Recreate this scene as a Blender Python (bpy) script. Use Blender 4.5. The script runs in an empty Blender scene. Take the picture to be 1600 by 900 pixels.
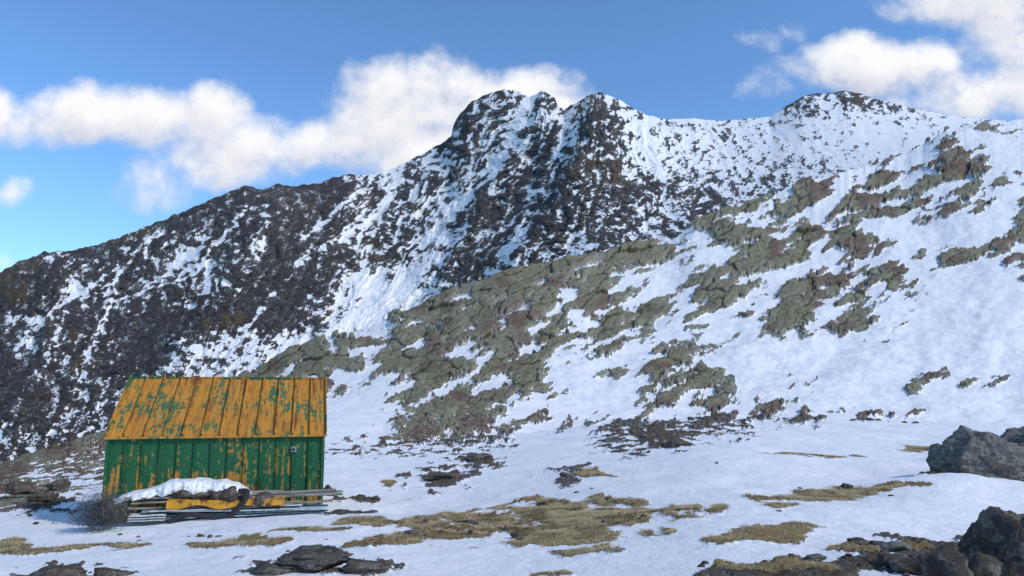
import bpy, bmesh, math, random
import numpy as np
from mathutils import Vector, Matrix, Euler, noise as mnoise
random.seed(3); rng=np.random.default_rng(5)
S=bpy.context.scene; COL=S.collection
# ------------------------------------------------------------ camera
F=1155.0; TH=math.radians(8.4); CT,ST=math.cos(TH),math.sin(TH)
cam=bpy.data.cameras.new("camera"); camo=bpy.data.objects.new("camera",cam); COL.objects.link(camo)
cam.sensor_width=36; cam.lens=36*F/1600; cam.clip_end=20000; cam.clip_start=0.05
camo.rotation_euler=(math.pi/2+TH,0,0); S.camera=camo
def ray(px,py):
    u=(px-800)/F; v=(450-py)/F
    return u, CT-v*ST, ST+v*CT
def P(px,py,D):
    a,b,c=ray(px,py); k=D/b
    return a*k, D*np.ones_like(a) if isinstance(a,np.ndarray) else D, c*k
# ------------------------------------------------------------ noise
def _h(ix,iy,s):
    n=(ix.astype(np.int64)*374761393+iy.astype(np.int64)*668265263+s*974634777)&0xffffffff
    n=((n^(n>>13))*1274126177)&0xffffffff
    n=(n^(n>>16))
    return (n&0xffff)/65535.0
def perlin(x,y,s=0):
    x=np.asarray(x,dtype=float); y=np.asarray(y,dtype=float)
    xi=np.floor(x); yi=np.floor(y); fx=x-xi; fy=y-yi
    u=fx*fx*fx*(fx*(fx*6-15)+10); v=fy*fy*fy*(fy*(fy*6-15)+10)
    def g(dx,dy):
        a=_h(xi+dx,yi+dy,s)*6.2831853; return np.cos(a)*(fx-dx)+np.sin(a)*(fy-dy)
    return ((g(0,0)*(1-u)+g(1,0)*u)*(1-v)+(g(0,1)*(1-u)+g(1,1)*u)*v)*1.5
def worley(x,y,s=0):
    xi=np.floor(x); yi=np.floor(y); f1=np.full(x.shape,9.); f2=np.full(x.shape,9.); cid=np.zeros(x.shape)
    for dx in (-1,0,1):
        for dy in (-1,0,1):
            hx=_h(xi+dx,yi+dy,s); hy=_h(xi+dx,yi+dy,s+57)
            d=(xi+dx+.1+.8*hx-x)**2+(yi+dy+.1+.8*hy-y)**2
            n=d<f1; f2=np.where(n,f1,np.minimum(f2,d)); cid=np.where(n,_h(xi+dx,yi+dy,s+99),cid); f1=np.where(n,d,f1)
    return np.sqrt(f1),np.sqrt(f2),cid
def fbm(x,y,s=0,o=5,gain=.5):
    t=0;a=1;n=0
    for i in range(o):
        t=t+a*perlin(x*2**i+i*17.3,y*2**i-i*9.1,s+i); n+=a; a*=gain
    return t/n
def ridged(x,y,s=0,o=4,gain=.5):
    t=0;a=1;n=0
    for i in range(o):
        t=t+a*(1-2.2*np.abs(perlin(x*2**i+i*7.7,y*2**i+i*3.3,s+i))); n+=a; a*=gain
    return t/n
CDF={}
def unif(x,key):
    if key not in CDF:
        q=np.linspace(0,100,201); CDF[key]=np.percentile(np.ravel(x)[::7],q),q/100
    return np.interp(x,CDF[key][0],CDF[key][1])
def sstep(a,b,x):
    t=np.clip((x-a)/(b-a),0,1); return t*t*(3-2*t)
def cv(pts,sg=0):
    xs=[p[0] for p in pts]; ys=[p[1] for p in pts]
    if not sg: return lambda x: np.interp(x,xs,ys)
    g=np.arange(-900,2600,5.0); y=np.interp(g,xs,ys); k=np.exp(-.5*(np.arange(-3*sg,3*sg+1,5)/sg)**2); k/=k.sum(); n=len(k)//2
    y=np.convolve(np.pad(y,n,mode='edge'),k,'valid')[:len(g)]
    return lambda x: np.interp(x,g,y)
def gridf(rows,step):
    ys=sorted(rows); A=np.zeros((len(ys),33))
    for i,y in enumerate(ys):
        st,s=rows[y]; k=st//50
        for j,ch in enumerate(s):
            if k+j<33: A[i,k+j]=int(ch)
        if k+len(s)<33: A[i,k+len(s):]=int(s[-1])
        if k>0: A[i,:k]=int(s[0])
    y0=ys[0]
    def f(px,py):
        gx=np.clip(px/50.0,0,31.999); gy=np.clip((py-y0)/step,0,len(ys)-1.001)
        i=gx.astype(int); j=gy.astype(int); a=gx-i; b=gy-j
        return ((A[j,i]*(1-a)+A[j,i+1]*a)*(1-b)+(A[j+1,i]*(1-a)+A[j+1,i+1]*a)*b)/9.0
    return f
MT=gridf({100:(0,"5"*14+"9755642222377742222"),150:(0,"5"*14+"9755642222377742222"),200:(0,"5"*14+"9446674222112111111"),
250:(0,"6"*12+"435667874333321111111"),300:(0,"8888888888885557887765434332111"),
350:(0,"888868887885556888777765433333"),400:(0,"887876578888777856444444"),450:(0,"88768656898211654333"),
500:(0,"8687899999310222"),550:(0,"987799333112"),600:(0,"988765212"),650:(0,"88756433"),700:(0,"67543")},50)
HL=gridf({175:(1400,"00000"),200:(1400,"22412"),225:(1350,"223500"),250:(1300,"3321400"),275:(1250,"44344651"),300:(1150,"4643487421"),
325:(1050,"567635832543"),350:(1000,"5775467301016"),375:(900,"567726545620015"),400:(800,"67886616872411451"),
425:(700,"5788832038844361024"),450:(650,"66898521177347551001"),475:(600,"666798376285167321000"),
500:(550,"6657888555162773410000"),525:(500,"65658884651011321300000"),550:(450,"66367867625261"+"0"*10),
575:(400,"7673677476222840000002000"),600:(350,"66671477564003860021023032"),
625:(300,"555530266531002732100000000"),650:(250,"4444410167755222346553320000"),
675:(150,"54444440037643104564210000000"),700:(0,"455443333322222110045200000000000"),
725:(0,"654422222200001500000000000000000"),750:(0,"652100000000034001300000000000000"),
775:(0,"651000000000000000000000000000000"),800:(0,"132000000000000000000000000000000"),825:(0,"0"*33)},25)
# ------------------------------------------------------------ terrain layout
MC=[(-400,560),(-200,500),(0,425),(30,408),(70,394),(110,392),(160,380),(205,363),(250,345),(300,325),(345,305),(385,290),(410,296),(435,287),(455,292),(500,285),(540,272),(580,272),(620,262),(660,240),(695,220),(705,212),(708,197),(718,178),(732,162),(752,151),(770,144),(790,140),(812,143),(828,152),(836,149),(846,141),(856,147),(866,152),(872,166),(880,172),(895,163),(915,152),(938,144),(952,148),(985,166),(1010,180),(1040,187),(1080,185),(1130,189),(1180,184),(1205,182),(1230,165),(1255,150),(1275,145),(1310,144),(1330,142),(1350,149),(1385,158),(1420,168),(1470,178),(1520,185),(1600,190),(1800,190),(2000,190)]
mcrest=cv(MC); mcrestS=cv(MC,60)
mcD=cv([(-400,950),(0,1150),(400,1350),(600,1650),(700,1750),(830,1650),(940,1350),(1040,1450),(1330,1500),(1600,1300),(2000,1200)],50)
HC=[(-400,800),(0,728),(80,703),(160,682),(230,655),(310,625),(390,578),(450,552),(560,515),(650,480),(740,440),(800,420),(850,412),(900,399),(935,396),(960,386),(1000,378),(1050,374),(1075,350),(1150,322),(1220,300),(1320,266),(1420,235),(1470,205),(1500,197),(1540,189),(1600,181),(1700,170),(2000,140)]
hcrest=cv(HC,8); hcrestS=cv(HC,60)
hcD=cv([(-400,35),(0,45),(160,70),(390,130),(560,160),(740,200),(900,230),(1100,300),(1300,380),(1480,450),(1600,450),(2000,450)],70)
hbase=cv([(-400,850),(0,800),(160,762),(330,728),(500,700),(700,692),(900,665),(1100,650),(1300,655),(1600,662),(2000,670)],60)
hbD=cv([(-400,15),(0,18),(160,26),(330,34),(500,45),(700,55),(900,72),(1100,80),(1600,80),(2000,80)],70)
H9=cv([(-400,1.7),(0,1.6),(500,1.55),(900,1.5),(1600,1.25),(2000,1.1)],80)
def tn(py):
    a,b,c=ray(800.0,py); return -c/b
def gD(px,py):
    yb=hbase(px); Hb=hbD(px)*tn(yb)
    q=np.clip((py-yb)/(930-yb),0,1.25)
    H=Hb+(H9(px)-Hb)*q
    return H/tn(py)
GR=[(610,850,65,12),(690,836,65,12),(770,820,65,12),(850,806,70,16),(900,828,90,28),(960,800,70,14),(1010,796,85,9),(880,860,55,6),(1040,828,15,4),
(1230,777,70,5),(1330,775,85,8),(1210,835,65,11),(1265,712,60,5),(930,743,35,5),(600,758,12,5),(1450,702,50,4),(590,823,80,7),(500,832,60,4),
(400,848,38,8),(20,852,30,11),(60,862,110,5),(320,855,35,5),(1120,796,18,4),(1215,791,30,5),(1120,849,20,4),(860,892,40,5),(1210,888,100,10),(1380,862,70,10),(200,858,60,4)]
SO=[(1030,682,72,13,.85),(1110,654,60,8,.6),(745,718,28,10,.9),(692,746,38,8,1),(1170,634,70,9,.7),(1370,649,55,4,.8),(905,742,34,5,.9),
(560,777,60,5,.6),(45,775,55,25,.75),(90,806,45,8,.6),(1300,890,200,18,.85),(1440,872,90,28,1),(700,842,80,5,.45),(770,828,60,5,.45),(630,858,90,6,.45),(100,890,90,10,.6),(1580,880,90,40,1),(530,800,40,6,.8),(1480,750,40,8,.5),(1060,648,110,5,.6),(480,884,110,14,.6),
(1240,645,160,4,.75),(850,792,40,6,.5),(1440,588,30,7,.6),(1550,600,50,8,.5),(1420,608,25,6,.5),(1350,515,20,6,.5),(960,560,25,6,.4)]
def ell(px,py,L):
    m=np.zeros_like(px)
    for e in L:
        a=e[4] if len(e)>4 else 1
        d=np.sqrt(((px-e[0])/e[2])**2+((py-e[1])/e[3])**2)
        m=np.maximum(m,a*np.clip(1.35-d*.85,0,1))
    return m
def hill_noise(px,py):
    wx=8*fbm(px/26,py/20,301,4,.6); wy=6*fbm(px/26,py/20,311,4,.6)
    f1,f2,c1=worley((px+wx+.45*py)/42,(py+wy+.22*px)/16,7)
    g1,g2,c2=worley((px+wx*.7+.4*py)/17,(py+wy*.7+.2*px)/7,8)
    big=fbm(px/52+py/130,(py+0.3*px)/27,31,5,.6)
    fine=fbm(px/10,py/6,37,4,.7)
    st=fbm((py+.32*px+1.2*wy)/5.5,(px-.3*py)/70,39,3,.6)
    n=1.05*big+.42*(c1-.5)+.16*(c2-.5)+.24*fine+.10*st
    crack=np.minimum(sstep(0,.12,f2-f1),.55+.45*sstep(0,.18,g2-g1))*(.8+.2*sstep(-.25,.1,st))
    return n,crack,c1,c2,st
def terr_field(px,py,X,Y,D):
    wx=30*fbm(px/90,py/60,11,4); wy=16*fbm(px/90,py/60,21,4)
    hill=HL(px+wx,py+wy)
    hill=np.clip(hill*1.07,0,1)+.25*np.exp(-((py-hcrest(px)-6)/10)**2)*sstep(1050,950,px)*(hill>0)
    n1,crack,c1,c2,st=hill_noise(px,py)
    n2=fbm(X*1.1,Y*.6,41,5,.6)
    u1=unif(n1,'h'); u2=unif(n2,'g')
    nearw=sstep(90,40,D)
    u=u1*(1-nearw)+u2*nearw
    fo=sstep(110,70,D)
    so=np.maximum(ell(px+wx*.6,py+wy*.4,SO[:22]),ell(px+wx,py+wy,SO[22:]))
    gr=ell(px+wx*.8,py+wy*.35,GR)*fo
    dens=np.maximum(hill*.95,so)
    rock=dens-u
    rock=np.where(dens<.08,np.minimum(rock,-.12),rock)
    grass=gr*1.04-u2
    grass=np.where(gr<.05,-.6,grass)
    turf=fbm(px/60,py/35,51,4)+0.22*sstep(600,660,py)+0.22*sstep(1150,1300,px)+.15*(c1-.5)
    crack=crack*(1-nearw)+nearw
    return rock,grass,turf,(crack,c1,c2,st)
def terr_disp(px,py,X,Y,D,rock,grass,n):
    crack,c1,c2,st=n
    z=0.13*fbm(X*.22,Y*.22,61,4)*np.clip(D/8,.5,2)+0.035*fbm(X*1.1,Y*1.1,65,5)*np.clip(1.4-D/60,0,1)
    far=sstep(50,110,D)
    z=z+far*D*.012*fbm(px/150,py/70,66,5)
    rm=sstep(-.02,.10,rock)
    amp=np.where(D>50,D*.0058,.10*(D/20)**.5)
    near=sstep(60,30,D)
    blk=fbm(X*1.6,Y*1.6,77,5,.6)
    z=z+rm*amp*((.3+1.1*c1+.30*c2+.25*st+.3*fbm(px/40,py/22,79,3)-.4*(1-crack))*(1-near)+(.5+blk*1.5)*near)
    z=z+sstep(-.1,.2,grass)*.03*near
    z=z+.34*np.exp(-((px-1500)/110)**2-((py-770)/24)**2)*near
    return z
def base_gp(px,py):
    px=np.atleast_1d(np.asarray(px,float)); py=np.atleast_1d(np.asarray(py,float))
    D=gD(px,py); X,Y,Z=P(px,py,D); r,g,t,n=terr_field(px,py,X,Y,D)
    return X,Y,Z+terr_disp(px,py,X,Y,D,r,g,n),D,r,g
def gp(px,py):
    X,Y,Z,D,r,g=base_gp(px,py); return Vector((X[0],Y[0],Z[0])),float(D[0])
def grid_obj(name,X,Y,Z,attrs,mat):
    R,C=X.shape
    co=np.stack([X,Y,Z],-1).reshape(-1,3).astype(np.float32)
    idx=np.arange(R*C).reshape(R,C)
    q=np.stack([idx[:-1,:-1],idx[:-1,1:],idx[1:,1:],idx[1:,:-1]],-1).reshape(-1,4)
    me=bpy.data.meshes.new(name); me.vertices.add(len(co)); me.vertices.foreach_set("co",co.ravel())
    me.loops.add(q.size); me.loops.foreach_set("vertex_index",q.ravel().astype(np.int32))
    me.polygons.add(len(q)); me.polygons.foreach_set("loop_start",np.arange(0,q.size,4,dtype=np.int32))
    me.polygons.foreach_set("loop_total",np.full(len(q),4,dtype=np.int32))
    me.polygons.foreach_set("use_smooth",np.ones(len(q),dtype=bool))
    me.update(calc_edges=True)
    for k,v in attrs.items():
        a=me.attributes.new(k,'FLOAT','POINT'); a.data.foreach_set("value",v.reshape(-1).astype(np.float32))
    me.materials.append(mat)
    o=bpy.data.objects.new(name,me); COL.objects.link(o); o["kind"]="structure"
    return o
# ------------------------------------------------------------ material helpers
class NT:
    def __init__(s,name):
        s.m=bpy.data.materials.new(name); s.m.use_nodes=True; s.t=s.m.node_tree; s.n=s.t.nodes; s.l=s.t.links
        s.b=s.n["Principled BSDF"]
    def _in(s,sock,v):
        if v is None: return
        if isinstance(v,bpy.types.NodeSocket): s.l.new(v,sock)
        else:
            if sock.type=='RGBA' and len(v)==3: v=(*v,1)
            sock.default_value=v
    def math(s,op,a,b=None,c=None,clamp=False):
        x=s.n.new("ShaderNodeMath"); x.operation=op; x.use_clamp=clamp
        s._in(x.inputs[0],a); s._in(x.inputs[1],b); s._in(x.inputs[2],c); return x.outputs[0]
    def coord(s,scale=(1,1,1)):
        x=s.n.new("ShaderNodeTexCoord"); m=s.n.new("ShaderNodeMapping"); m.inputs["Scale"].default_value=scale
        s.l.new(x.outputs["Object"],m.inputs["Vector"]); return m.outputs[0]
    def noise(s,vec,scale,detail=6,rough=.55,dist=0):
        x=s.n.new("ShaderNodeTexNoise"); s._in(x.inputs["Vector"],vec); x.inputs["Scale"].default_value=scale
        x.inputs["Detail"].default_value=detail; x.inputs["Roughness"].default_value=rough; x.inputs["Distortion"].default_value=dist
        return x.outputs["Fac"]
    def vor(s,vec,scale,feat='F1',out="Distance"):
        x=s.n.new("ShaderNodeTexVoronoi"); x.feature=feat; s._in(x.inputs["Vector"],vec); x.inputs["Scale"].default_value=scale
        return x.outputs[out]
    def ramp(s,v,a,b,c0=0.0,c1=1.0):
        x=s.n.new("ShaderNodeMapRange"); x.interpolation_type='SMOOTHSTEP'
        s._in(x.inputs["Value"],v); s._in(x.inputs["From Min"],a); s._in(x.inputs["From Max"],b); s._in(x.inputs["To Min"],c0); s._in(x.inputs["To Max"],c1); return x.outputs[0]
    def mix(s,f,a,b,mode='MIX'):
        x=s.n.new("ShaderNodeMix"); x.data_type='RGBA'; x.blend_type=mode
        s._in(x.inputs[0],f); s._in(x.inputs[6],a); s._in(x.inputs[7],b); return x.outputs[2]
    def attr(s,name):
        x=s.n.new("ShaderNodeAttribute"); x.attribute_name=name; return x.outputs["Fac"]
    def bump(s,h,dist,strength=1.0):
        x=s.n.new("ShaderNodeBump"); x.inputs["Distance"].default_value=dist; s._in(x.inputs["Strength"],strength); s._in(x.inputs["Height"],h); return x.outputs[0]
    def out(s,col,rough=.8,normal=None,metal=0,spec=.3):
        s._in(s.b.inputs["Base Color"],col); s._in(s.b.inputs["Roughness"],rough); s._in(s.b.inputs["Metallic"],metal)
        s.b.inputs["Specular IOR Level"].default_value=spec
        if normal is not None: s.l.new(normal,s.b.inputs["Normal"])
        return s.m
SNOW=(.90,.872,.835); SNOW2=(.82,.80,.78)
def terrain_mat(name,sc,cols,turfcols,fine,snowbump,rockbump,tt,dustk,grass=False,crack=False):
    n=NT(name); v=n.coord()
    f1=n.noise(v,sc*6,6,.62); f2=n.noise(v,sc*1.2,4,.6); f3=n.noise(v,sc*22,4,.65)
    r=n.attr("rock"); m=n.math('ADD',r,n.math('MULTIPLY',n.math('SUBTRACT',f1,.5),fine))
    m=n.math('ADD',m,n.math('MULTIPLY',n.math('SUBTRACT',f3,.5),fine*.5))
    mask=n.ramp(m,-.01,.03)
    dust=n.ramp(n.math('ADD',f3,n.math('MULTIPLY',r,.22)),.50,.42)
    rock=n.mix(n.ramp(f2,.35,.65),cols[0],cols[1])
    rock=n.mix(n.ramp(f1,.42,.62),rock,cols[2])
    rock=n.mix(n.ramp(f3,.5,.3),rock,tuple(c*.35 for c in cols[0]))
    turf=n.mix(n.ramp(f1,.35,.65),turfcols[0],turfcols[1])
    rock=n.mix(n.ramp(n.math('ADD',n.attr("turf"),n.math('MULTIPLY',n.math('SUBTRACT',f1,.5),.6)),tt,tt+.14),rock,turf)
    if crack:
        ck=n.ramp(n.math('ADD',n.attr("crack"),n.math('MULTIPLY',n.math('SUBTRACT',f1,.5),.6)),.1,.75)
        rock=n.mix(ck,tuple(c*.42 for c in cols[0]),rock)  # crevice shade put into the rock colour, in place of ambient occlusion
    rock=n.mix(n.math('MULTIPLY',dust,dustk),rock,SNOW2)
    snow=n.mix(n.ramp(f2,.3,.7),SNOW,SNOW2)
    if grass:
        g=n.math('ADD',n.attr("grass"),n.math('MULTIPLY',n.math('SUBTRACT',f1,.5),.6))
        gm=n.ramp(g,-.02,.08)
        gc=n.mix(n.ramp(f3,.35,.65),(.27,.18,.075),(.44,.315,.145))
        gc=n.mix(n.ramp(f1,.46,.34,0,.4),gc,(.16,.10,.05))
        rock=n.mix(gm,rock,gc); mask=n.math('MAXIMUM',mask,gm)
    col=n.mix(mask,snow,rock)
    h=n.math('ADD',n.math('MULTIPLY',n.math('MULTIPLY',n.math('ADD',f1,n.math('MULTIPLY',f3,.4)),mask),rockbump),n.math('MULTIPLY',n.math('ADD',f2,n.math('MULTIPLY',f1,.3)),snowbump))
    h=n.math('ADD',h,n.math('MULTIPLY',mask,rockbump*.25))
    return n.out(col,n.ramp(mask,0,1,.6,.9),n.bump(h,1.0),spec=.15)
m_mtn=terrain_mat("snowy_mountain_rock",.03,[(.052,.046,.046),(.082,.073,.068),(.122,.11,.10)],[(.10,.072,.050),(.155,.12,.078)],.80,2.0,7.0,.28,.8)
m_hill=terrain_mat("lichen_rock_and_snow",.35,[(.165,.145,.078),(.24,.22,.125),(.32,.29,.185)],[(.15,.09,.06),(.235,.165,.108)],.40,.2,.34,.15,.5,crack=True)
m_gnd=terrain_mat("snow_and_turf",3.0,[(.065,.054,.044),(.12,.10,.078),(.18,.155,.125)],[(.08,.052,.036),(.16,.115,.065)],.4,.045,.06,.12,.4,True)
# ------------------------------------------------------------ terrain meshes
cols=np.arange(-300,1901,1.7)
NR=330
t=np.linspace(0,1,NR)[:,None]
px=np.broadcast_to(cols[None,:],(NR,len(cols))).copy()
NH=380; th=np.linspace(0,1,NH)[:,None]
pxh=np.broadcast_to(cols[None,:],(NH,len(cols))).copy()
yb=hbase(pxh); yc=hcrestS(pxh)+(hcrest(pxh)+4*fbm(pxh/22,pxh*0+3.3,91,5)-hcrestS(pxh))*th**5
pyh=yb+(yc-yb)*th; Dh=hbD(pxh)*(hcD(pxh)/hbD(pxh))**th
Xh,Yh,Zh=P(pxh,pyh,Dh)
py=1400+(hbase(px)-1400)*(1-(1-t)**2.2)
D=gD(px,py); X,Y,Z=P(px,py,D)
unif(hill_noise(pxh[::2,::2],pyh[::2,::2])[0],'h'); unif(fbm(X*1.1,Y*.6,41,5,.6),'g')
r,g,tf,n=terr_field(px,py,X,Y,D)
Zd=Z+terr_disp(px,py,X,Y,D,r,g,n)
ground=grid_obj("ground",X,Y,Zd,{"rock":r,"grass":g,"turf":tf},m_gnd)
X,Y,Z,D,px,py=Xh,Yh,Zh,Dh,pxh,pyh
r,g,tf,n=terr_field(px,py,X,Y,D)
Zd=Z+terr_disp(px,py,X,Y,D,r,g,n)
def back(X,Y,Z,k0):
    bx=[];by=[];bz=[]
    for k in range(1,25):
        s=1+k*.02; bx.append(X[-1]*s); by.append(Y[-1]*s); bz.append(Z[-1]-(k*.02)*Y[-1]*(k0+k*.03))
    return np.vstack([X]+[b[None] for b in bx]),np.vstack([Y]+[b[None] for b in by]),np.vstack([Z]+[b[None] for b in bz])
ex=lambda A,n=24: np.vstack([A]+[A[-1:]]*n)
A_=back(X,Y,Zd,.15)
hill=grid_obj("hill",*A_,{"rock":ex(r),"turf":ex(tf),"crack":ex(n[0])},m_hill)
# mountain
NM=430; t=np.linspace(0,1,NM)[:,None]
px=np.broadcast_to(cols[None,:],(NM,len(cols))).copy()
jag=MT(px,mcrest(px)+15)
yc=mcrestS(px)+(mcrest(px)-mcrestS(px))*t**2.5+(4*fbm(px/12,px*0+8.3,92,5))*(.25+jag)*t**12
yb=np.maximum(hcrestS(px)+60,mcrestS(px)+80)
py=yb+(yc-yb)*t
Dc=mcD(px); Db=Dc*.42+100
D=Db*(Dc/Db)**t
def rib(pts,A,w,wl=.55):
    xs=np.interp(py,[p[1] for p in pts],[p[0] for p in pts])
    xs=xs+14*fbm(py/50,px*0+pts[0][0],88,3)
    dx=px-xs; w2=np.where(dx<0,w*wl,w)
    f=np.exp(-(np.sqrt((dx/w2)**2+.02)))*sstep(pts[0][1]-60,pts[0][1]+60,py)*sstep(pts[-1][1]+90,pts[-1][1]-20,py)
    return A*f
relief=rib([(935,146),(905,230),(880,300),(800,410)],.13,90,.35)+rib([(850,141),(835,200),(760,300),(690,430)],.06,50,.4)+rib([(440,288),(400,380),(330,470),(250,590)],.08,80)+rib([(70,395),(90,500),(20,650)],.06,70)+rib([(740,160),(700,240),(640,330)],.03,45)+rib([(1000,180),(1040,280),(1080,370)],.04,60)+rib([(560,272),(520,350),(500,430)],.04,40)
kk=cv([(0,.45),(300,.55),(600,.75),(850,.85),(950,.1),(1100,-.5),(1600,-.4)],30)(px)
a=px+kk*(py-300)+34*fbm(px/60,py/60,101,5)
rg=ridged(a/42,py/150,102,5,.6)
rg2=fbm(px/60,py/40,107,6,.62)
fol=fbm(a/11,(py-0.5*px)/34,112,6,.74)
iso=fbm(px/14+.3*py/14,py/11,118,5,.78)
led=fbm((py-.55*px+12*rg2)/9,(px+py*.5)/60,115,4,.65)
slopey=cv([(-400,1),(950,1),(1100,.5),(1250,.3),(1600,.25)],30)(px)
disp=D*(relief+slopey*(.018*rg+.018*rg2+.005*fol+.004*iso+.003*led))
disp=disp*(sstep(1.0,.9,t)*.85+.15)
X,Y,Z=P(px,py,D)
L=np.sqrt(X**2+Y**2)
X=X-X/L*disp*.9; Y=Y-Y/L*disp*.9; Z=Z*(1-disp*.9/L)+disp*.02
coul=0
for pts,w in [([(240,370),(180,430),(130,590)],6),([(180,420),(60,500),(20,560)],7),([(380,330),(300,430),(180,470)],6),([(420,320),(400,400)],6),([(620,270),(600,330),(500,390)],10),([(830,150),(790,230),(760,290)],8),([(895,170),(870,240),(800,380),(770,430)],6),([(720,300),(650,430),(580,490),(480,545)],20),([(320,380),(190,480)],6),([(1000,200),(1040,290)],8),([(270,540),(330,555),(400,560)],22),([(570,430),(600,470)],32),([(560,300),(470,380)],6),([(480,400),(380,520)],5),([(120,440),(60,600)],5)]:
    xs=np.interp(py,[p[1] for p in pts],[p[0] for p in pts]); inr=sstep(pts[0][1]-15,pts[0][1]+10,py)*sstep(pts[-1][1]+15,pts[-1][1]-10,py)
    coul=np.maximum(coul,np.exp(-((px-xs+16*fbm(px/20,py/20,7,4))/w)**2)*inr)
cw=cv([(-400,.32),(300,.32),(550,.36),(700,.48),(880,.50),(960,.38),(1100,.24),(1600,.20)],30)(px)
un=unif(-(cw*fol+.14*rg+.15*rg2+.14*led+(.56-.4*cw)*iso*1.15),'m')
rock=MT(px+30*fbm(px/60,py/60,131,3),py+20*fbm(px/60,py/60,132,3))-un-.6*coul+.05*sstep(600,450,px)
rock=np.where(px>1000,rock-.03,rock)
tf=fbm(px/80,py/60,141,4)+.45*sstep(30,0,py-mcrest(px))*sstep(350,250,px)+.18*np.exp(-((px-930)/70)**2)
A_=back(X,Y,Z,.3)
mountain=grid_obj("mountain",*A_,{"rock":ex(rock),"turf":ex(tf)},m_mtn)
for o,l in ((ground,"snow covered ground with dry turf patches"),(hill,"snowy hill with green lichen rock outcrops"),(mountain,"rugged dark mountain ridge streaked with snow")):
    o["label"]=l; o["category"]=o.name
# ------------------------------------------------------------ hut frame
ANG=math.radians(15.7); wv=Vector((math.cos(ANG),math.sin(ANG),0)); dv=Vector((-math.sin(ANG),math.cos(ANG),0))
O=Vector(P(160.0,790.0,16.0)); HM=Matrix.Translation(O)@Matrix.Rotation(ANG,4,'Z')
HMi=HM.inverted()
def hl(px,py,y=0.0):
    r_=Vector(ray(px,py)); t_=(O.dot(dv)+y)/r_.dot(dv); return HMi@(r_*t_)
def mesh_obj(name,verts,faces,mat,smooth=False,parent=None,bevel=0):
    me=bpy.data.meshes.new(name); me.from_pydata([tuple(v) for v in verts],[],faces); me.materials.append(mat)
    bm=bmesh.new(); bm.from_mesh(me); bmesh.ops.recalc_face_normals(bm,faces=bm.faces)
    if bevel: bmesh.ops.bevel(bm,geom=bm.edges[:],offset=bevel,segments=1,affect='EDGES')
    bm.to_mesh(me); bm.free()
    for p in me.polygons: p.use_smooth=smooth
    o=bpy.data.objects.new(name,me); COL.objects.link(o)
    if parent: o.parent=parent
    return o
def info(o,label,cat,group=None,kind=None):
    o["label"]=label; o["category"]=cat
    if group: o["group"]=group
    if kind: o["kind"]=kind
def in_hut(o,loc,rot=(0,0,0)):
    o.matrix_world=HM@Matrix.Translation(loc)@Euler(rot).to_matrix().to_4x4()
def box(x0,x1,y0,y1,z0,z1):
    v=[(x,y,z) for x in (x0,x1) for y in (y0,y1) for z in (z0,z1)]
    return v,[(0,1,3,2),(4,6,7,5),(0,4,5,1),(2,3,7,6),(0,2,6,4),(1,5,7,3)]
def paint(name,bias,rustb,streaks):
    n=NT(name); v=n.coord(); vs=n.coord((2.2,1,.14) if streaks else (2.2,.3,.3))
    a=n.noise(v,9,9,.70,.15); b=n.noise(vs,6,8,.68,.1); c=n.noise(v,1.3,3,.5); f=n.noise(v,38,4,.6)
    m=n.math('ADD',n.math('ADD',n.math('MULTIPLY',a,.46),n.math('MULTIPLY',b,.58 if streaks else .54)),n.math('MULTIPLY',c,.35))
    sx=n.n.new("ShaderNodeSeparateXYZ"); n.l.new(v,sx.inputs[0])
    if streaks: m=n.math('ADD',m,n.ramp(sx.outputs[2],.9,.1,-.02,.035))
    sw=.016 if streaks else .03
    mk=n.ramp(m,bias-sw,bias+sw)
    green=n.mix(n.ramp(a,.3,.7),(.009,.078,.030),(.018,.125,.05))
    if not streaks: green=n.mix(.5,green,(.10,.18,.09))
    orange=n.mix(n.ramp(b,.3,.7),(.42,.165,.022),(.58,.265,.035))
    if streaks: orange=n.mix(.3,orange,(.28,.13,.03))
    col=n.mix(mk,green,orange)
    vr=n.coord((1.6,.12,.12)); r=n.noise(vr,6,6,.7,.2); r2=n.noise(v,1.3,2,.5)
    rm=n.ramp(n.math('ADD',n.math('MULTIPLY',r,.85),n.math('MULTIPLY',r2,.35)),rustb,rustb+.12)
    col=n.mix(n.math('MULTIPLY',rm,.85),col,n.mix(n.ramp(f,.4,.6),(.10,.028,.013),(.22,.08,.04)))
    col=n.mix(n.ramp(f,.60,.75,0,.5),col,(.05,.045,.03))
    return n.out(col,n.ramp(a,.3,.7,.5,.8),n.bump(n.math('ADD',m,n.math('MULTIPLY',f,.1)),.02,.5),spec=.3)
m_roof=paint("peeling_orange_roof_paint",.632,.635,False); m_wall=paint("peeling_green_wall_paint",.736,.72,True); m_trim=paint("weathered_trim_paint",.70,.66,True)
n=NT("grey_wood"); v=n.coord((.35,4,4)); a=n.noise(v,7,7,.6); m_wood=n.out(n.mix(n.ramp(a,.3,.7),(.13,.11,.09),(.40,.36,.31)),.85,n.bump(a,.01))
n=NT("snow_clump"); v=n.coord(); a=n.noise(v,6,6,.6); m_snow=n.out(n.mix(n.ramp(a,.35,.65),SNOW,SNOW2),.6,n.bump(a,.04),spec=.15)
n=NT("pale_blue_sheet_metal"); v=n.coord(); a=n.noise(v,5,6,.6); m_blue=n.out(n.mix(n.ramp(a,.45,.6),(.46,.56,.58),(.28,.31,.31)),.5,n.bump(a,.01))
n=NT("orange_sheet_metal"); v=n.coord(); a=n.noise(v,5,7,.65); m_oran=n.out(n.mix(n.ramp(a,.48,.60),(.60,.28,.02),(.13,.05,.025)),.6,n.bump(a,.01))
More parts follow.
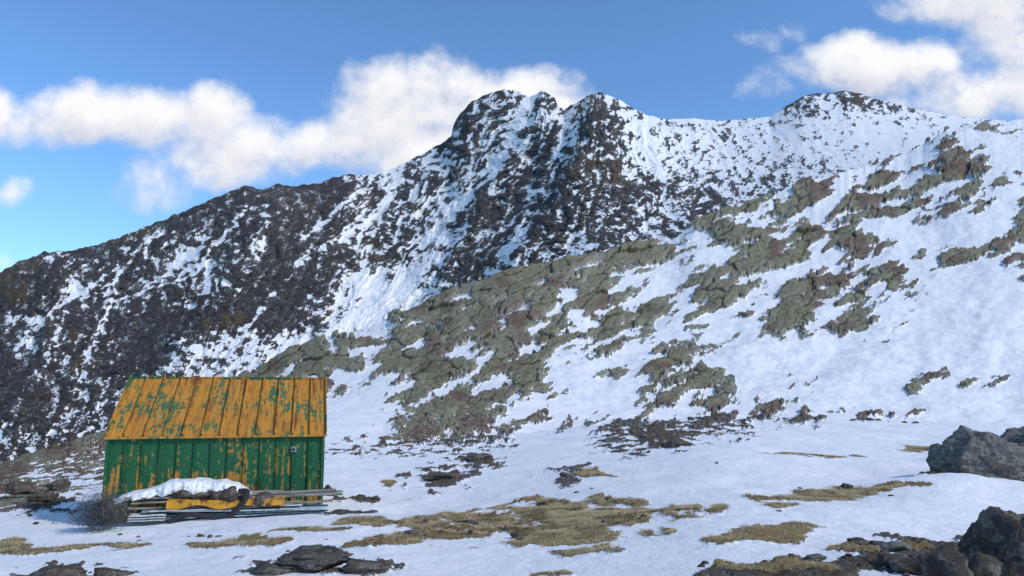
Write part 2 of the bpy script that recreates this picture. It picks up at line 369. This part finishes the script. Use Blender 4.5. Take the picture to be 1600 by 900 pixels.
n=NT("black_rubber"); v=n.coord(); a=n.noise(v,25,4,.6); m_rub=n.out(n.mix(a,(.012,.012,.013),(.04,.038,.037)),.7,n.bump(a,.01))
n=NT("dark_wire"); v=n.coord(); a=n.noise(v,8,4,.6); m_wire=n.out(n.mix(a,(.05,.05,.052),(.13,.125,.12)),.5,metal=.2)
n=NT("white_metal"); v=n.coord(); a=n.noise(v,8,4,.6); m_wht=n.out(n.mix(n.ramp(a,.5,.7),(.58,.59,.58),(.25,.22,.18)),.6)
n=NT("dull_metal"); v=n.coord(); a=n.noise(v,8,4,.6); m_dull=n.out(n.mix(n.ramp(a,.4,.7),(.22,.25,.23),(.10,.10,.08)),.6)
n=NT("painted_hole_shade"); v=n.coord(); a=n.noise(v,8,4,.6); m_blk=n.out(n.mix(a,(.01,.01,.01),(.03,.03,.03)),.8)
# hut
HW=4.47; run=2.0; eave=hl(160,683)[2]; ridge=hl(198,590,run)[2]; HB=-.45
hut=bpy.data.objects.new("metal_hut",None); COL.objects.link(hut); hut.matrix_world=HM; hut.empty_display_size=.3
info(hut,"small metal hut with peeling green and orange paint","hut")
def profile(W,nP,rh=.03,rw=.022):
    pts=[]; w=W/nP
    for i in range(nP):
        x0=i*w
        pts+=[(x0,rh),(x0+rw,rh),(x0+rw+.004,0)]
        for q in (.3,.5,.7): pts.append((x0+w*q,random.uniform(-.004,.008)))
        pts+=[(x0+w-rw-.004,0)]
    pts+=[(W-rw,rh),(W,rh)]
    return pts
pr=profile(HW,13,.05,.018)
ev=eave-.02
V=[];Fc=[]; NZ=7
for k in range(NZ+1):
    z=HB+(ev-HB)*k/NZ
    for x,o_ in pr: V.append((x,-o_+random.uniform(-.003,.003),z))
C_=len(pr)
for k in range(NZ):
    for i in range(C_-1): Fc.append((k*C_+i,k*C_+i+1,(k+1)*C_+i+1,(k+1)*C_+i))
def addq(pts):
    s_=len(V); V.extend(pts); Fc.append(tuple(range(s_,s_+len(pts))))
zt=ridge-.03
for xx in (0.0,HW): addq([(xx,0,HB),(xx,2*run,HB),(xx,2*run,ev),(xx,run,zt),(xx,0,ev)])
addq([(0,2*run,HB),(HW,2*run,HB),(HW,2*run,ev),(0,2*run,ev)])
wall=mesh_obj("wall",V,Fc,m_wall,parent=hut)
V=[];Fc=[]
def slope(y0,z0,y1,z1,sgn):
    nrm=Vector((0,-(z1-z0)*sgn,abs(y1-y0))).normalized()
    base=len(V); NK=8; pr2=profile(HW+.10,12,.075,.018)
    for k in range(NK+1):
        f=k/NK
        for x,o_ in pr2:
            w_=random.uniform(-.005,.005)
            V.append((x-.05+(random.uniform(-.006,.006) if 0<x<HW else 0),y0+(y1-y0)*f+nrm[1]*(o_+w_),z0+(z1-z0)*f+nrm[2]*(o_+w_)))
    c=len(pr2)
    for k in range(NK):
        for i in range(c-1): Fc.append((base+k*c+i,base+k*c+i+1,base+(k+1)*c+i+1,base+(k+1)*c+i))
slope(-.09,eave,run,ridge,1); slope(2*run+.09,eave,run,ridge,-1)
roof=mesh_obj("roof",V,Fc,m_roof,parent=hut)
md=roof.modifiers.new("s","SOLIDIFY"); md.thickness=.012; md.offset=-1
v_,f_=box(-.052,HW+.052,run-.05,run+.05,ridge-.02,ridge+.03); mesh_obj("ridge_cap",v_,f_,m_trim,parent=roof)
v_,f_=box(-.055,HW+.055,-.098,-.092,eave-.045,eave+.0); mesh_obj("eave_trim",v_,f_,m_roof,parent=roof)
for xx in (-.012,HW-.05):
    v_,f_=box(xx,xx+.062,-.062,-.052,HB,ev-.03); mesh_obj("corner_trim",v_,f_,m_wall,parent=wall)
c=hl(459,702); v_,f_=box(c[0]-.06,c[0]+.06,-.085,-.034,c[2]-.06,c[2]+.07)
vent=mesh_obj("vent",v_,f_,m_dull,parent=hut,bevel=.006)
bv=[];bf=[]
for i in range(12):
    a_=i*math.pi/6; bv.append((c[0]-.01+.035*math.cos(a_),-.09,c[2]+.03*math.sin(a_)))
for i in range(12):
    a_=i*math.pi/6; bv.append((c[0]-.01+.035*math.cos(a_),-.083,c[2]+.03*math.sin(a_)))
bf=[tuple(range(12))]+[(i,(i+1)%12,12+(i+1)%12,12+i) for i in range(12)]
mesh_obj("vent_dark_disc",bv,bf,m_blk,parent=vent)  # black disc on the vent face; its colour stands in for a hole's shade
c=hl(405,757); v_,f_=box(c[0]-.015,c[0]+.015,-.08,-.036,c[2]-.14,c[2]+.14); mesh_obj("latch_bar",v_,f_,m_rub,parent=hut,bevel=.004)
# ------------------------------------------------------------ rocks
def rock_mat(name,c0,c1,c2,lich):
    n=NT(name); v=n.coord(); a=n.noise(v,2.2,7,.65); b=n.noise(v,9,7,.7); c=n.vor(v,5,'DISTANCE_TO_EDGE'); d=n.noise(v,30,4,.7)
    col=n.mix(n.ramp(a,.35,.65),c0,c1); col=n.mix(n.ramp(b,.48,.62),col,c2)
    col=n.mix(n.ramp(n.noise(v,5,5,.7),.56,.66,0,lich),col,(.18,.17,.10))
    col=n.mix(n.ramp(d,.45,.3,0,.7),col,tuple(x*.3 for x in c0))
    h=n.math('ADD',n.math('ADD',n.math('MULTIPLY',b,.6),n.math('MULTIPLY',d,.2)),n.ramp(c,0,.04,-.12,0))
    return n.out(col,.9,n.bump(h,.09),spec=.12)
m_r1=rock_mat("grey_rock",(.12,.11,.096),(.20,.185,.165),(.29,.27,.24),.5)
m_r2=rock_mat("dark_rock",(.075,.06,.048),(.135,.112,.092),(.22,.19,.16),.35)
m_r3=rock_mat("brown_stone",(.075,.055,.042),(.14,.105,.08),(.21,.17,.135),.3)
def rock(name,loc,size,mat,seed,sub=4,rot=0,rough=.16,planes=14):
    rd=np.random.default_rng(seed)
    bm=bmesh.new(); bmesh.ops.create_icosphere(bm,subdivisions=sub,radius=1)
    N=rd.normal(size=(planes,3)); N/=np.linalg.norm(N,axis=1)[:,None]; dd=rd.uniform(.5,.95,planes)
    off=Vector(rd.uniform(-50,50,3))
    for v in bm.verts:
        d_=np.array(v.co); q=N@d_; q=np.where(q>1e-3,dd/np.maximum(q,1e-3),9)
        rr=min(q.min(),1.15)
        nn=mnoise.fractal(v.co*1.6+off,.9,2.1,5,noise_basis='PERLIN_ORIGINAL')
        n3=mnoise.fractal(Vector((v.co.x*1.2,v.co.y*1.2,v.co.z*5))+off,.8,2.1,4,noise_basis='PERLIN_ORIGINAL')
        rr*=1+rough*nn*1.1+rough*.7*n3
        v.co=Vector((v.co.x*rr*size[0],v.co.y*rr*size[1],v.co.z*rr*size[2]))
    me=bpy.data.meshes.new(name); bm.to_mesh(me); bm.free(); me.materials.append(mat)
    for p in me.polygons: p.use_smooth=True
    o=bpy.data.objects.new(name,me); COL.objects.link(o); o.location=loc; o.rotation_euler=(0,0,rot); return o
BR=[
(1562,760,145,112,m_r1,1,"large grey lichen covered boulder beside the snow bank"),
(1482,750,50,46,m_r1,12,"grey boulder leaning against a larger boulder"),
(1650,760,150,125,m_r1,13,"weathered grey boulder sunk in snow"),
(1590,905,140,118,m_r2,2,"large brown grey rough boulder above bare soil"),
(1510,912,100,56,m_r2,3,"dark jagged rock resting on bare soil"),
(1660,930,150,160,m_r2,14,"tall brown grey rough boulder above bare soil"),
(1545,912,75,66,m_r2,44,"jagged brown rock wedged against a boulder"),
(1455,898,75,30,m_r2,61,"low brown rock embedded in bare soil"),
(1395,866,50,22,m_r1,4,"small grey rock on brown turf"),
(1345,862,30,10,m_r3,5,"small brown rock on turf"),
(465,896,140,36,m_r2,6,"flat dark slab rock surrounded by snow"),
(560,896,75,26,m_r2,7,"dark angular rock beside a flat slab"),
(415,900,60,18,m_r2,15,"low dark rock edged with snow"),
(95,902,75,20,m_r3,8,"brown rock half buried in snow"),
(165,899,55,16,m_r3,9,"low brown rock poking through snow"),
(1275,884,36,14,m_r1,16,"small grey rock on bare soil"),
(1400,893,50,20,m_r2,17,"dark rock on bare soil"),
(1326,770,22,10,m_r2,10,"small dark rock on dry grass"),
(885,748,24,11,m_r2,11,"small dark stone in the snow"),
(1272,648,24,12,m_r2,18,"dark boulder standing on snow"),
(1165,634,16,9,m_r2,19,"dark stone on snow"),(1206,630,14,8,m_r2,20,"dark stone on snow"),
(1095,632,12,8,m_r2,21,"dark stone on snow"),(1060,695,40,12,m_r3,22,"brown rock on dark turf"),
(512,772,28,22,m_r2,23,"dark rock beside the hut corner"),(22,768,44,22,m_r3,24,"brown green rock on the snowy slope"),
(62,790,40,14,m_r3,25,"low brown rock on the slope"),(85,758,30,14,m_r2,71,"low brown rock breaking through snow"),(695,752,60,11,m_r2,26,"flat dark rock in snow"),(745,724,40,11,m_r2,27,"flat dark rock in snow"),
(810,838,26,8,m_r3,28,"small brown stone in dry grass"),(640,842,26,8,m_r2,29,"small dark stone in dry turf"),(735,822,30,8,m_r3,30,"small brown stone in dry turf"),(850,797,26,9,m_r2,31,"small dark stone in dry turf"),
]
for (x,y,w,h,mt,sd,lb) in BR:
    p,D_=gp(x,y); s=D_/F
    sx=w*s*.56; sz=h*s*.6; big=w>100
    o=rock("boulder" if w>=60 else "rock",p+Vector((0,sx*.5,sz*.28)),(sx,sx*.8,sz),mt,sd*7+1,6 if big else 4,0,.20 if big else .18,14)
    info(o,lb,"boulder" if w>=60 else "rock")
regs=[(1250,885,160,15,30),(1420,880,80,18,22),(690,835,90,10,24),(590,852,70,8,14),(1030,683,70,12,24),(1170,640,90,8,16),(40,790,50,20,16),(545,780,50,5,14),(480,885,110,12,10),(110,893,110,8,8),(900,820,90,20,12),(1370,652,50,3,8),(1100,655,70,5,10),(330,835,120,8,10),(1100,760,300,50,12)]
for (cx,cy,rx,ry,k) in regs:
    for i in range(k):
        x=cx+rx*random.gauss(0,.6); y=cy+ry*random.gauss(0,.6)
        if y>905 and random.random()<.5: y=895
        y=max(y,hbase(x)+2)
        p,D_=gp(x,y); s=random.uniform(3,9)*D_/F*random.choice([.5,.6,.8,1])
        o=rock("stone",p+Vector((0,0,s*.1)),(s,s*.8,s*.5),random.choice([m_r1,m_r2,m_r3]),random.randint(0,9999),3,random.uniform(0,6),.18,9)
        info(o,"small loose stone lying on turf and snow","stone","loose stones scattered over turf and snow")
# ------------------------------------------------------------ scrap pile in front of the hut
def corr_sheet(Lx,Wy,mat,name,waves=9,amp=.012):
    V=[];Fc=[];ny=waves*6
    for i in range(13):
        x=Lx*(i/12-.5)
        for j in range(ny+1):
            V.append((x,Wy*(j/ny-.5),amp*math.sin(j/ny*waves*2*math.pi)+.004*math.sin(i*.9)))
    for i in range(12):
        for j in range(ny): q=i*(ny+1)+j; Fc.append((q,q+ny+1,q+ny+2,q+1))
    o=mesh_obj(name,V,Fc,mat,smooth=True); m=o.modifiers.new("s","SOLIDIFY"); m.thickness=.008; return o
gz=(HMi@gp(330,815)[0])[2]
for i,(x0,x1,yy,zz,rt) in enumerate([(262,508,-.78,.03,.02),(255,500,-.75,.08,-.03),(268,512,-.85,.13,-.035),(225,470,-.76,.17,.04)]):
    a=hl(x0,810,yy); b=hl(x1,810,yy)
    o=corr_sheet(b[0]-a[0],.75,m_blue if i!=3 else m_wht,"corrugated_sheet"); in_hut(o,((a[0]+b[0])/2,yy,gz+zz),(random.uniform(-.03,.03),random.uniform(-.018,.018),rt))
    info(o,"pale blue corrugated metal sheet in the scrap pile","metal sheet","stacked corrugated sheets")
a=hl(205,815,-.85); b=hl(262,815,-.85)
for i in range(3):
    o=corr_sheet(b[0]-a[0],.5,m_wht,"corrugated_sheet",6); in_hut(o,((a[0]+b[0])/2,-1.05,gz+.02+i*.045),(0,0,.05*i))
    info(o,"short white corrugated sheet under the planks","metal sheet","stacked corrugated sheets")
pl=[(195,440,-.55,774,.01),(205,535,-.62,782,-.008),(240,525,-.75,777,.02),(196,300,-.9,779,.01),(420,532,-.85,775,-.03),(200,330,-.95,795,.03),(395,512,-.98,800,-.02),(250,470,-1.15,820,.03),(206,285,-.95,786,-.04),(440,520,-.9,786,.05),(460,536,-.7,770,.02),(220,300,-.9,801,-.02),(380,500,-1.15,814,-.05)]
for (x0,x1,yy,pyy,rt) in pl:
    a=hl(x0,pyy,yy); b=hl(x1,pyy,yy); L_=b[0]-a[0]
    v_,f_=box(-L_/2,L_/2,-.075,.075,-.017,.017); o=mesh_obj("wooden_plank",v_,f_,m_wood,bevel=.004)
    in_hut(o,((a[0]+b[0])/2,yy,a[2]),(random.uniform(-.10,.10),random.uniform(-.018,.018),rt)); info(o,"grey weathered plank on the scrap pile","plank","planks stacked against the hut")
PY=-1.03
a=hl(262,781,PY); b=hl(445,784,PY); L_=b[0]-a[0]
V=[];Fc=[];prof=[(.28,.03),(.27,.06),(.0,.045),(-.10,.04),(-.13,.02),(-.14,-.04),(-.155,-.10),(-.13,-.11)]
for i in range(21):
    x=L_*(i/20-.5)
    for (y_,z_) in prof: V.append((x,y_+.018*math.sin(i*1.3),z_*(1+.25*math.sin(i*.9))+.024*math.sin(i*.6+y_*9)))
for i in range(20):
    for j in range(len(prof)-1): q=i*len(prof)+j; Fc.append((q,q+len(prof),q+len(prof)+1,q+1))
o=mesh_obj("folded_metal_panel",V,Fc,m_oran); m=o.modifiers.new("s","SOLIDIFY"); m.thickness=.01
in_hut(o,((a[0]+b[0])/2,PY,(a[2]+b[2])/2),(0,.015,0)); info(o,"bent orange painted metal panel on the scrap pile","metal panel")
V=[];Fc=[];nx=110;ny=30
top=cv([(180,781),(188,774),(205,768),(222,766),(240,760),(255,753),(270,748),(300,748),(330,751),(345,750),(370,756),(385,764),(395,770),(404,776)])
bot=cv([(180,784),(195,781),(210,776),(240,772),(262,768),(300,766),(345,767),(370,769),(404,778)])
A0=hl(180,780,-.6);B0=hl(404,776,-.6)
for i in range(nx+1):
    f=i/nx; pxx=180+224*f; zt_=hl(pxx,float(top(pxx)),-.55)[2]; zb=hl(pxx,float(bot(pxx)),-.85)[2]
    x=A0[0]+(B0[0]-A0[0])*f
    for j in range(ny+1):
        g_=j/ny; ang=math.pi*g_
        n_=mnoise.fractal(Vector((x*2.2,g_*1.5,3)),.9,2,5); n2=mnoise.fractal(Vector((x*4,g_*2,9)),.7,2,6)
        hh=max(zt_-zb,.03)
        ww=.46*min(1,4*min(f,1-f)**.7+.25)
        cc_=math.cos(ang)
        V.append((x+.04*n_,-.52-ww*math.copysign(abs(cc_)**.7,cc_)*(1+.3*n2),zb-(.05+.05*n2)*(abs(cc_)**6)+hh*max(0,math.sin(ang))**.6*(1+.22*n_)))
for i in range(nx):
    for j in range(ny): q=i*(ny+1)+j; Fc.append((q,q+ny+1,q+ny+2,q+1))
o=mesh_obj("snow",V,Fc,m_snow,smooth=True); o.matrix_world=HM; info(o,"thick snow cap lying on the scrap pile","snow",kind="stuff")
for (x,y,w,h,mt) in [(285,774,24,12,m_r3),(310,775,26,12,m_r3),(337,774,24,14,m_r3),(361,771,30,22,m_r3),(384,778,20,14,m_r2),(410,782,28,22,m_r2),(435,787,16,12,m_r2)]:
    c=hl(x,y,-1.05); s=.0134
    o=rock("stone",(0,0,0),(w*s*.52,w*s*.42,h*s*.55),mt,x,4,0,.14,7); in_hut(o,c); info(o,"brown stone weighing down the scrap metal","stone","stones weighing down the scrap pile")
def tube(path,rad,segs=5,flat=1.0,V=None,Fc=None):
    base=len(V); n_=len(path)
    for i,p in enumerate(path):
        t_=(path[min(i+1,n_-1)]-path[max(i-1,0)]).normalized(); up=Vector((0,-1,.3)); a_=t_.cross(up)
        if a_.length<1e-3: a_=t_.cross(Vector((1,0,0)))
        a_.normalize(); b_=t_.cross(a_)
        for k in range(segs):
            an=2*math.pi*k/segs; V.append(p+a_*rad*math.cos(an)+b_*rad*flat*math.sin(an))
    for i in range(n_-1):
        for k in range(segs):
            Fc.append((base+i*segs+k,base+i*segs+(k+1)%segs,base+(i+1)*segs+(k+1)%segs,base+(i+1)*segs+k))
def smoothpath(pts,n_=10):
    r_=[]
    for i in range(len(pts)-1):
        p0=pts[max(i-1,0)];p1=pts[i];p2=pts[i+1];p3=pts[min(i+2,len(pts)-1)]
        for k in range(n_):
            t_=k/n_; r_.append(.5*((2*p1)+(p2-p0)*t_+(2*p0-5*p1+4*p2-p3)*t_*t_+(3*p1-p0-3*p2+p3)*t_**3))
    r_.append(pts[-1]); return r_
V=[];Fc=[]
pth=smoothpath([hl(372,768,-1.15),hl(386,768,-1.2),hl(382,782,-1.26),hl(370,796,-1.28),hl(352,808,-1.3),hl(325,807,-1.32),hl(300,804,-1.33),hl(280,808,-1.34),hl(262,817,-1.36)])
tube(pth,.055,8,.25,V,Fc); o=mesh_obj("rubber_strip",V,Fc,m_rub,smooth=True); o.matrix_world=HM; info(o,"curled black rubber strip draped over the scrap pile","rubber strip")
V=[];Fc=[]; cc=HMi@gp(153,834)[0]+Vector((0,.1,.34))
for k in range(80):
    R_=random.uniform(.10,.38); ph=random.uniform(0,6.28); tx=random.gauss(0,.6); ty=random.gauss(.1,.8); off=Vector((random.gauss(0,.12),random.gauss(0,.12),random.gauss(0,.07)))
    M_=Matrix.Rotation(tx,3,'X')@Matrix.Rotation(ty,3,'Z'); pts=[]
    for i in range(30):
        a_=i/29*2*math.pi; w_=1+.25*math.sin(2*a_+ph)+.14*math.sin(5*a_+ph*2)
        q_=cc+off+M_@Vector((R_*w_*math.cos(a_),.10*math.sin(2*a_+ph),R_*w_*math.sin(a_)*.85)); pts.append(q_)
    tube(pts,.003,3,1,V,Fc)
for k in range(300):
    a_=random.uniform(0,6.28); b_=a_+random.gauss(0,.6); r1=random.uniform(.0,.38); r2=random.uniform(.0,.46)
    p=cc+Vector((r1*math.cos(a_),random.uniform(-.3,.3),r1*math.sin(a_)*.9-.04)); q=cc+Vector((r2*math.cos(b_)*1.1,random.uniform(-.3,.3),r2*math.sin(b_)*.8-.04))
    m_=(p+q)/2+Vector((random.gauss(0,.05),0,random.gauss(0,.05))); tube([p,m_,q],.0028,3,1,V,Fc)
o=mesh_obj("wire_netting_roll",V,Fc,m_wire); o.matrix_world=HM; info(o,"tangled roll of dark wire netting beside the hut","wire netting")
# ------------------------------------------------------------ dry grass
gx=[];gy=[]
for (cx,cy,rx,ry) in GR:
    D0=float(gD(np.array([float(cx)]),np.array([float(cy)]))[0]); s=D0/F
    area=math.pi*rx*s*(ry*s/max(.05,tn(float(cy))))
    k=int(min(12000,area*2000))
    rr=np.sqrt(rng.random(k))*1.7; aa=rng.random(k)*6.283
    gx.append(cx+rx*rr*np.cos(aa)); gy.append(cy+ry*rr*np.sin(aa))
gx=np.concatenate(gx);gy=np.concatenate(gy)
X,Y,Z,D,r,g=base_gp(gx,gy); cl=fbm(X*3,Y*3,201,3)
keep=(g+cl*.3+rng.normal(0,.06,len(g))>.0)&(gy>hbase(gx)); X,Y,Z,D,cl=X[keep],Y[keep],Z[keep],D[keep],cl[keep]
N_=len(X); print("blades",N_)
az=fbm(X*1.5,Y*1.5,203,2)*6+rng.normal(0,.6,N_)+.4; ln=(.035+.06*rng.random(N_))*(1+.5*cl)*np.clip(D/10,.8,1.3); up=.08+.26*rng.random(N_)
wd=.0028*np.clip(D/6,.8,4)
dx=np.cos(az);dy=np.sin(az)
b0=np.stack([X-dy*wd,Y+dx*wd,Z-.01],-1); b1=np.stack([X+dy*wd,Y-dx*wd,Z-.01],-1)
m0=np.stack([X+dx*ln*.45-dy*wd*.8,Y+dy*ln*.45+dx*wd*.8,Z+ln*up*.75],-1); m1=np.stack([X+dx*ln*.45+dy*wd*.8,Y+dy*ln*.45-dx*wd*.8,Z+ln*up*.75],-1)
tp=np.stack([X+dx*ln,Y+dy*ln,Z+ln*up*.8],-1)
co=np.stack([b0,b1,m1,m0,tp],1).reshape(-1,3)
me=bpy.data.meshes.new("dry_grass"); me.vertices.add(len(co)); me.vertices.foreach_set("co",co.astype(np.float32).ravel())
i5=np.arange(N_)[:,None]*5; lo=np.concatenate([i5+np.array([[0,1,2,3]]),i5+np.array([[3,2,4]])],1).astype(np.int32)
me.loops.add(lo.size); me.loops.foreach_set("vertex_index",lo.ravel())
me.polygons.add(2*N_); st=np.stack([np.arange(N_)*7,np.arange(N_)*7+4],1).ravel().astype(np.int32); me.polygons.foreach_set("loop_start",st)
me.polygons.foreach_set("loop_total",np.tile([4,3],N_).astype(np.int32)); me.update(calc_edges=True)
n=NT("dry_grass_blades"); v=n.coord(); a=n.noise(v,25,4,.6); b=n.noise(v,2,3,.6)
m_gr=n.out(n.mix(n.ramp(a,.3,.7),n.mix(n.ramp(b,.4,.6),(.34,.23,.10),(.44,.315,.15)),(.56,.44,.25)),.8); me.materials.append(m_gr)
o=bpy.data.objects.new("dry_grass",me); COL.objects.link(o); info(o,"matted dry yellow grass between patches of snow","grass",kind="stuff")
# ------------------------------------------------------------ light & world
SE=math.radians(40); AZ=math.radians(118)
sd=Vector((math.sin(AZ)*math.cos(SE),math.cos(AZ)*math.cos(SE),math.sin(SE)))
su=bpy.data.lights.new("sun","SUN"); su.energy=2.3; su.angle=math.radians(5); su.color=(1,.95,.88)
so_=bpy.data.objects.new("sun",su); COL.objects.link(so_); so_.rotation_euler=sd.to_track_quat('Z','Y').to_euler()
W=bpy.data.worlds.new("World"); S.world=W; W.use_nodes=True; nt=W.node_tree; nt.nodes.clear(); L=nt.links
def mk(t,tree=nt): return tree.nodes.new(t)
sky=mk("ShaderNodeTexSky"); sky.sky_type='NISHITA'; sky.sun_disc=False; sky.sun_elevation=SE; sky.sun_rotation=AZ; sky.altitude=1200; sky.air_density=1.0; sky.dust_density=.4; sky.ozone_density=1.3
gt=bpy.data.node_groups.new("cloud_density","ShaderNodeTree")
gt.interface.new_socket("Vector",in_out='INPUT',socket_type='NodeSocketVector'); gt.interface.new_socket("Density",in_out='OUTPUT',socket_type='NodeSocketFloat')
gi=gt.nodes.new("NodeGroupInput"); go=gt.nodes.new("NodeGroupOutput"); GL=gt.links
def gm(op,a,b=None,c=None,clamp=False):
    x=gt.nodes.new("ShaderNodeMath"); x.operation=op; x.use_clamp=clamp
    for i,q in enumerate((a,b,c)):
        if q is None: continue
        if isinstance(q,(int,float)): x.inputs[i].default_value=q
        else: GL.new(q,x.inputs[i])
    return x.outputs[0]
def gv(op,a,b):
    x=gt.nodes.new("ShaderNodeVectorMath"); x.operation=op; GL.new(a,x.inputs[0])
    if b is not None:
        if isinstance(b,tuple): x.inputs[1].default_value=b
        else: GL.new(b,x.inputs[1])
    return x
def gn(vec,scale,detail,rough,col=False):
    x=gt.nodes.new("ShaderNodeTexNoise"); GL.new(vec,x.inputs["Vector"]); x.inputs["Scale"].default_value=scale; x.inputs["Detail"].default_value=detail; x.inputs["Roughness"].default_value=rough
    return x.outputs["Color" if col else "Fac"]
V0=gi.outputs[0]
wn=gv('MULTIPLY',gv('SUBTRACT',gn(V0,7,4,.55,True),(.5,.5,.5)).outputs[0],(.07,.05,0)).outputs[0]
Vw=gv('ADD',V0,wn).outputs[0]
def uw(px,py):
    a,b,c=ray(px,py); return a/b,c/b
blobs=[(640,150,95,60,1),(600,190,90,55,1),(720,165,100,55,1),(820,150,85,38,1),(560,215,100,45,.9),(700,230,120,55,1),(870,165,55,30,.9),(480,225,80,38,.9),
(130,175,90,42,1),(230,185,80,38,1),(330,185,60,40,1),(60,190,60,34,.9),(400,215,70,40,.9),(340,240,100,42,.75),(240,285,55,42,.7),(-20,175,50,40,.9),(15,295,30,26,.48),
(1370,105,115,38,1),(1440,95,60,34,.95),(1270,100,60,18,.6),(1480,15,85,28,.85),(1590,50,100,85,.8),(1570,145,115,44,.9),(1210,130,50,26,.35),(1180,45,40,18,.1),(1550,-10,130,45,.9),(5,410,20,22,.45),(1430,165,90,20,.5),
(-300,150,200,70,.8),(1900,120,250,90,.9),(2300,300,300,120,.8),(-700,250,250,80,.8)]
acc=None
for (bx_,by_,rx_,ry_,st_) in blobs:
    cu,cw=uw(bx_,by_); u2,_=uw(bx_+rx_,by_); _,w2=uw(bx_,by_-ry_)
    d=gv('MULTIPLY',gv('SUBTRACT',Vw,(cu,cw,0)).outputs[0],(1/abs(u2-cu),1/abs(w2-cw),0)).outputs[0]
    l=gt.nodes.new("ShaderNodeVectorMath"); l.operation='DOT_PRODUCT'; GL.new(d,l.inputs[0]); GL.new(d,l.inputs[1])
    val=gm('MULTIPLY',gm('SUBTRACT',1.25,gm('MULTIPLY',l.outputs["Value"],.6)),st_)
    if acc is None: acc=val
    else:
        x=gt.nodes.new("ShaderNodeMath"); x.operation='SMOOTH_MAX'; GL.new(acc,x.inputs[0]); GL.new(val,x.inputs[1]); x.inputs[2].default_value=.25; acc=x.outputs[0]
acc=gm('MAXIMUM',acc,-1.0)
nz=gm('MULTIPLY',gm('SUBTRACT',gn(V0,11,9,.60),.5),2.6)
GL.new(gm('ADD',acc,nz),go.inputs[0])
tc=mk("ShaderNodeTexCoord"); sp=mk("ShaderNodeSeparateXYZ"); L.new(tc.outputs["Generated"],sp.inputs[0])
def wm(op,a,b=None,c=None,clamp=False):
    x=mk("ShaderNodeMath"); x.operation=op; x.use_clamp=clamp
    for i,q in enumerate((a,b,c)):
        if q is None: continue
        if isinstance(q,(int,float)): x.inputs[i].default_value=q
        else: L.new(q,x.inputs[i])
    return x.outputs[0]
yy=wm('MAXIMUM',sp.outputs[1],.05)
cb=mk("ShaderNodeCombineXYZ"); L.new(wm('DIVIDE',sp.outputs[0],yy),cb.inputs[0]); L.new(wm('DIVIDE',sp.outputs[2],yy),cb.inputs[1])
def dens(off):
    ad=mk("ShaderNodeVectorMath"); ad.operation='ADD'; L.new(cb.outputs[0],ad.inputs[0]); ad.inputs[1].default_value=off
    g_=mk("ShaderNodeGroup"); g_.node_tree=gt; L.new(ad.outputs[0],g_.inputs[0]); return g_.outputs[0]
d0=dens((0,0,0)); d1=dens((.010,.03,0))
def wr(v,a,b,c=0.,d=1.):
    x=mk("ShaderNodeMapRange"); x.interpolation_type='SMOOTHSTEP'; L.new(v,x.inputs[0]); x.inputs[1].default_value=a; x.inputs[2].default_value=b; x.inputs[3].default_value=c; x.inputs[4].default_value=d; return x.outputs[0]
alpha=wm('MULTIPLY',wr(d0,.05,1.15),wr(sp.outputs[1],.05,.2))
lit=wm('ADD',wm('MULTIPLY',wm('SUBTRACT',d0,d1),.55),.66,clamp=True)
mc=mk("ShaderNodeMix"); mc.data_type='RGBA'; L.new(lit,mc.inputs[0]); mc.inputs[6].default_value=(.52,.57,.71,1); mc.inputs[7].default_value=(.98,.98,1.0,1)
tint=mk("ShaderNodeMix"); tint.data_type='RGBA'; tint.blend_type='MULTIPLY'; tint.inputs[0].default_value=1; L.new(sky.outputs[0],tint.inputs[6]); tint.inputs[7].default_value=(.82,1.15,1.42,1)
b1=mk("ShaderNodeBackground"); b1.inputs[1].default_value=.15; L.new(tint.outputs[2],b1.inputs[0])
b2=mk("ShaderNodeBackground"); b2.inputs[1].default_value=1.0; L.new(mc.outputs[2],b2.inputs[0])
ms=mk("ShaderNodeMixShader"); L.new(alpha,ms.inputs[0]); L.new(b1.outputs[0],ms.inputs[1]); L.new(b2.outputs[0],ms.inputs[2])
wo=mk("ShaderNodeOutputWorld"); L.new(ms.outputs[0],wo.inputs[0])
S.view_settings.view_transform='Standard'; S.view_settings.look='None'; S.view_settings.exposure=0; S.view_settings.gamma=1
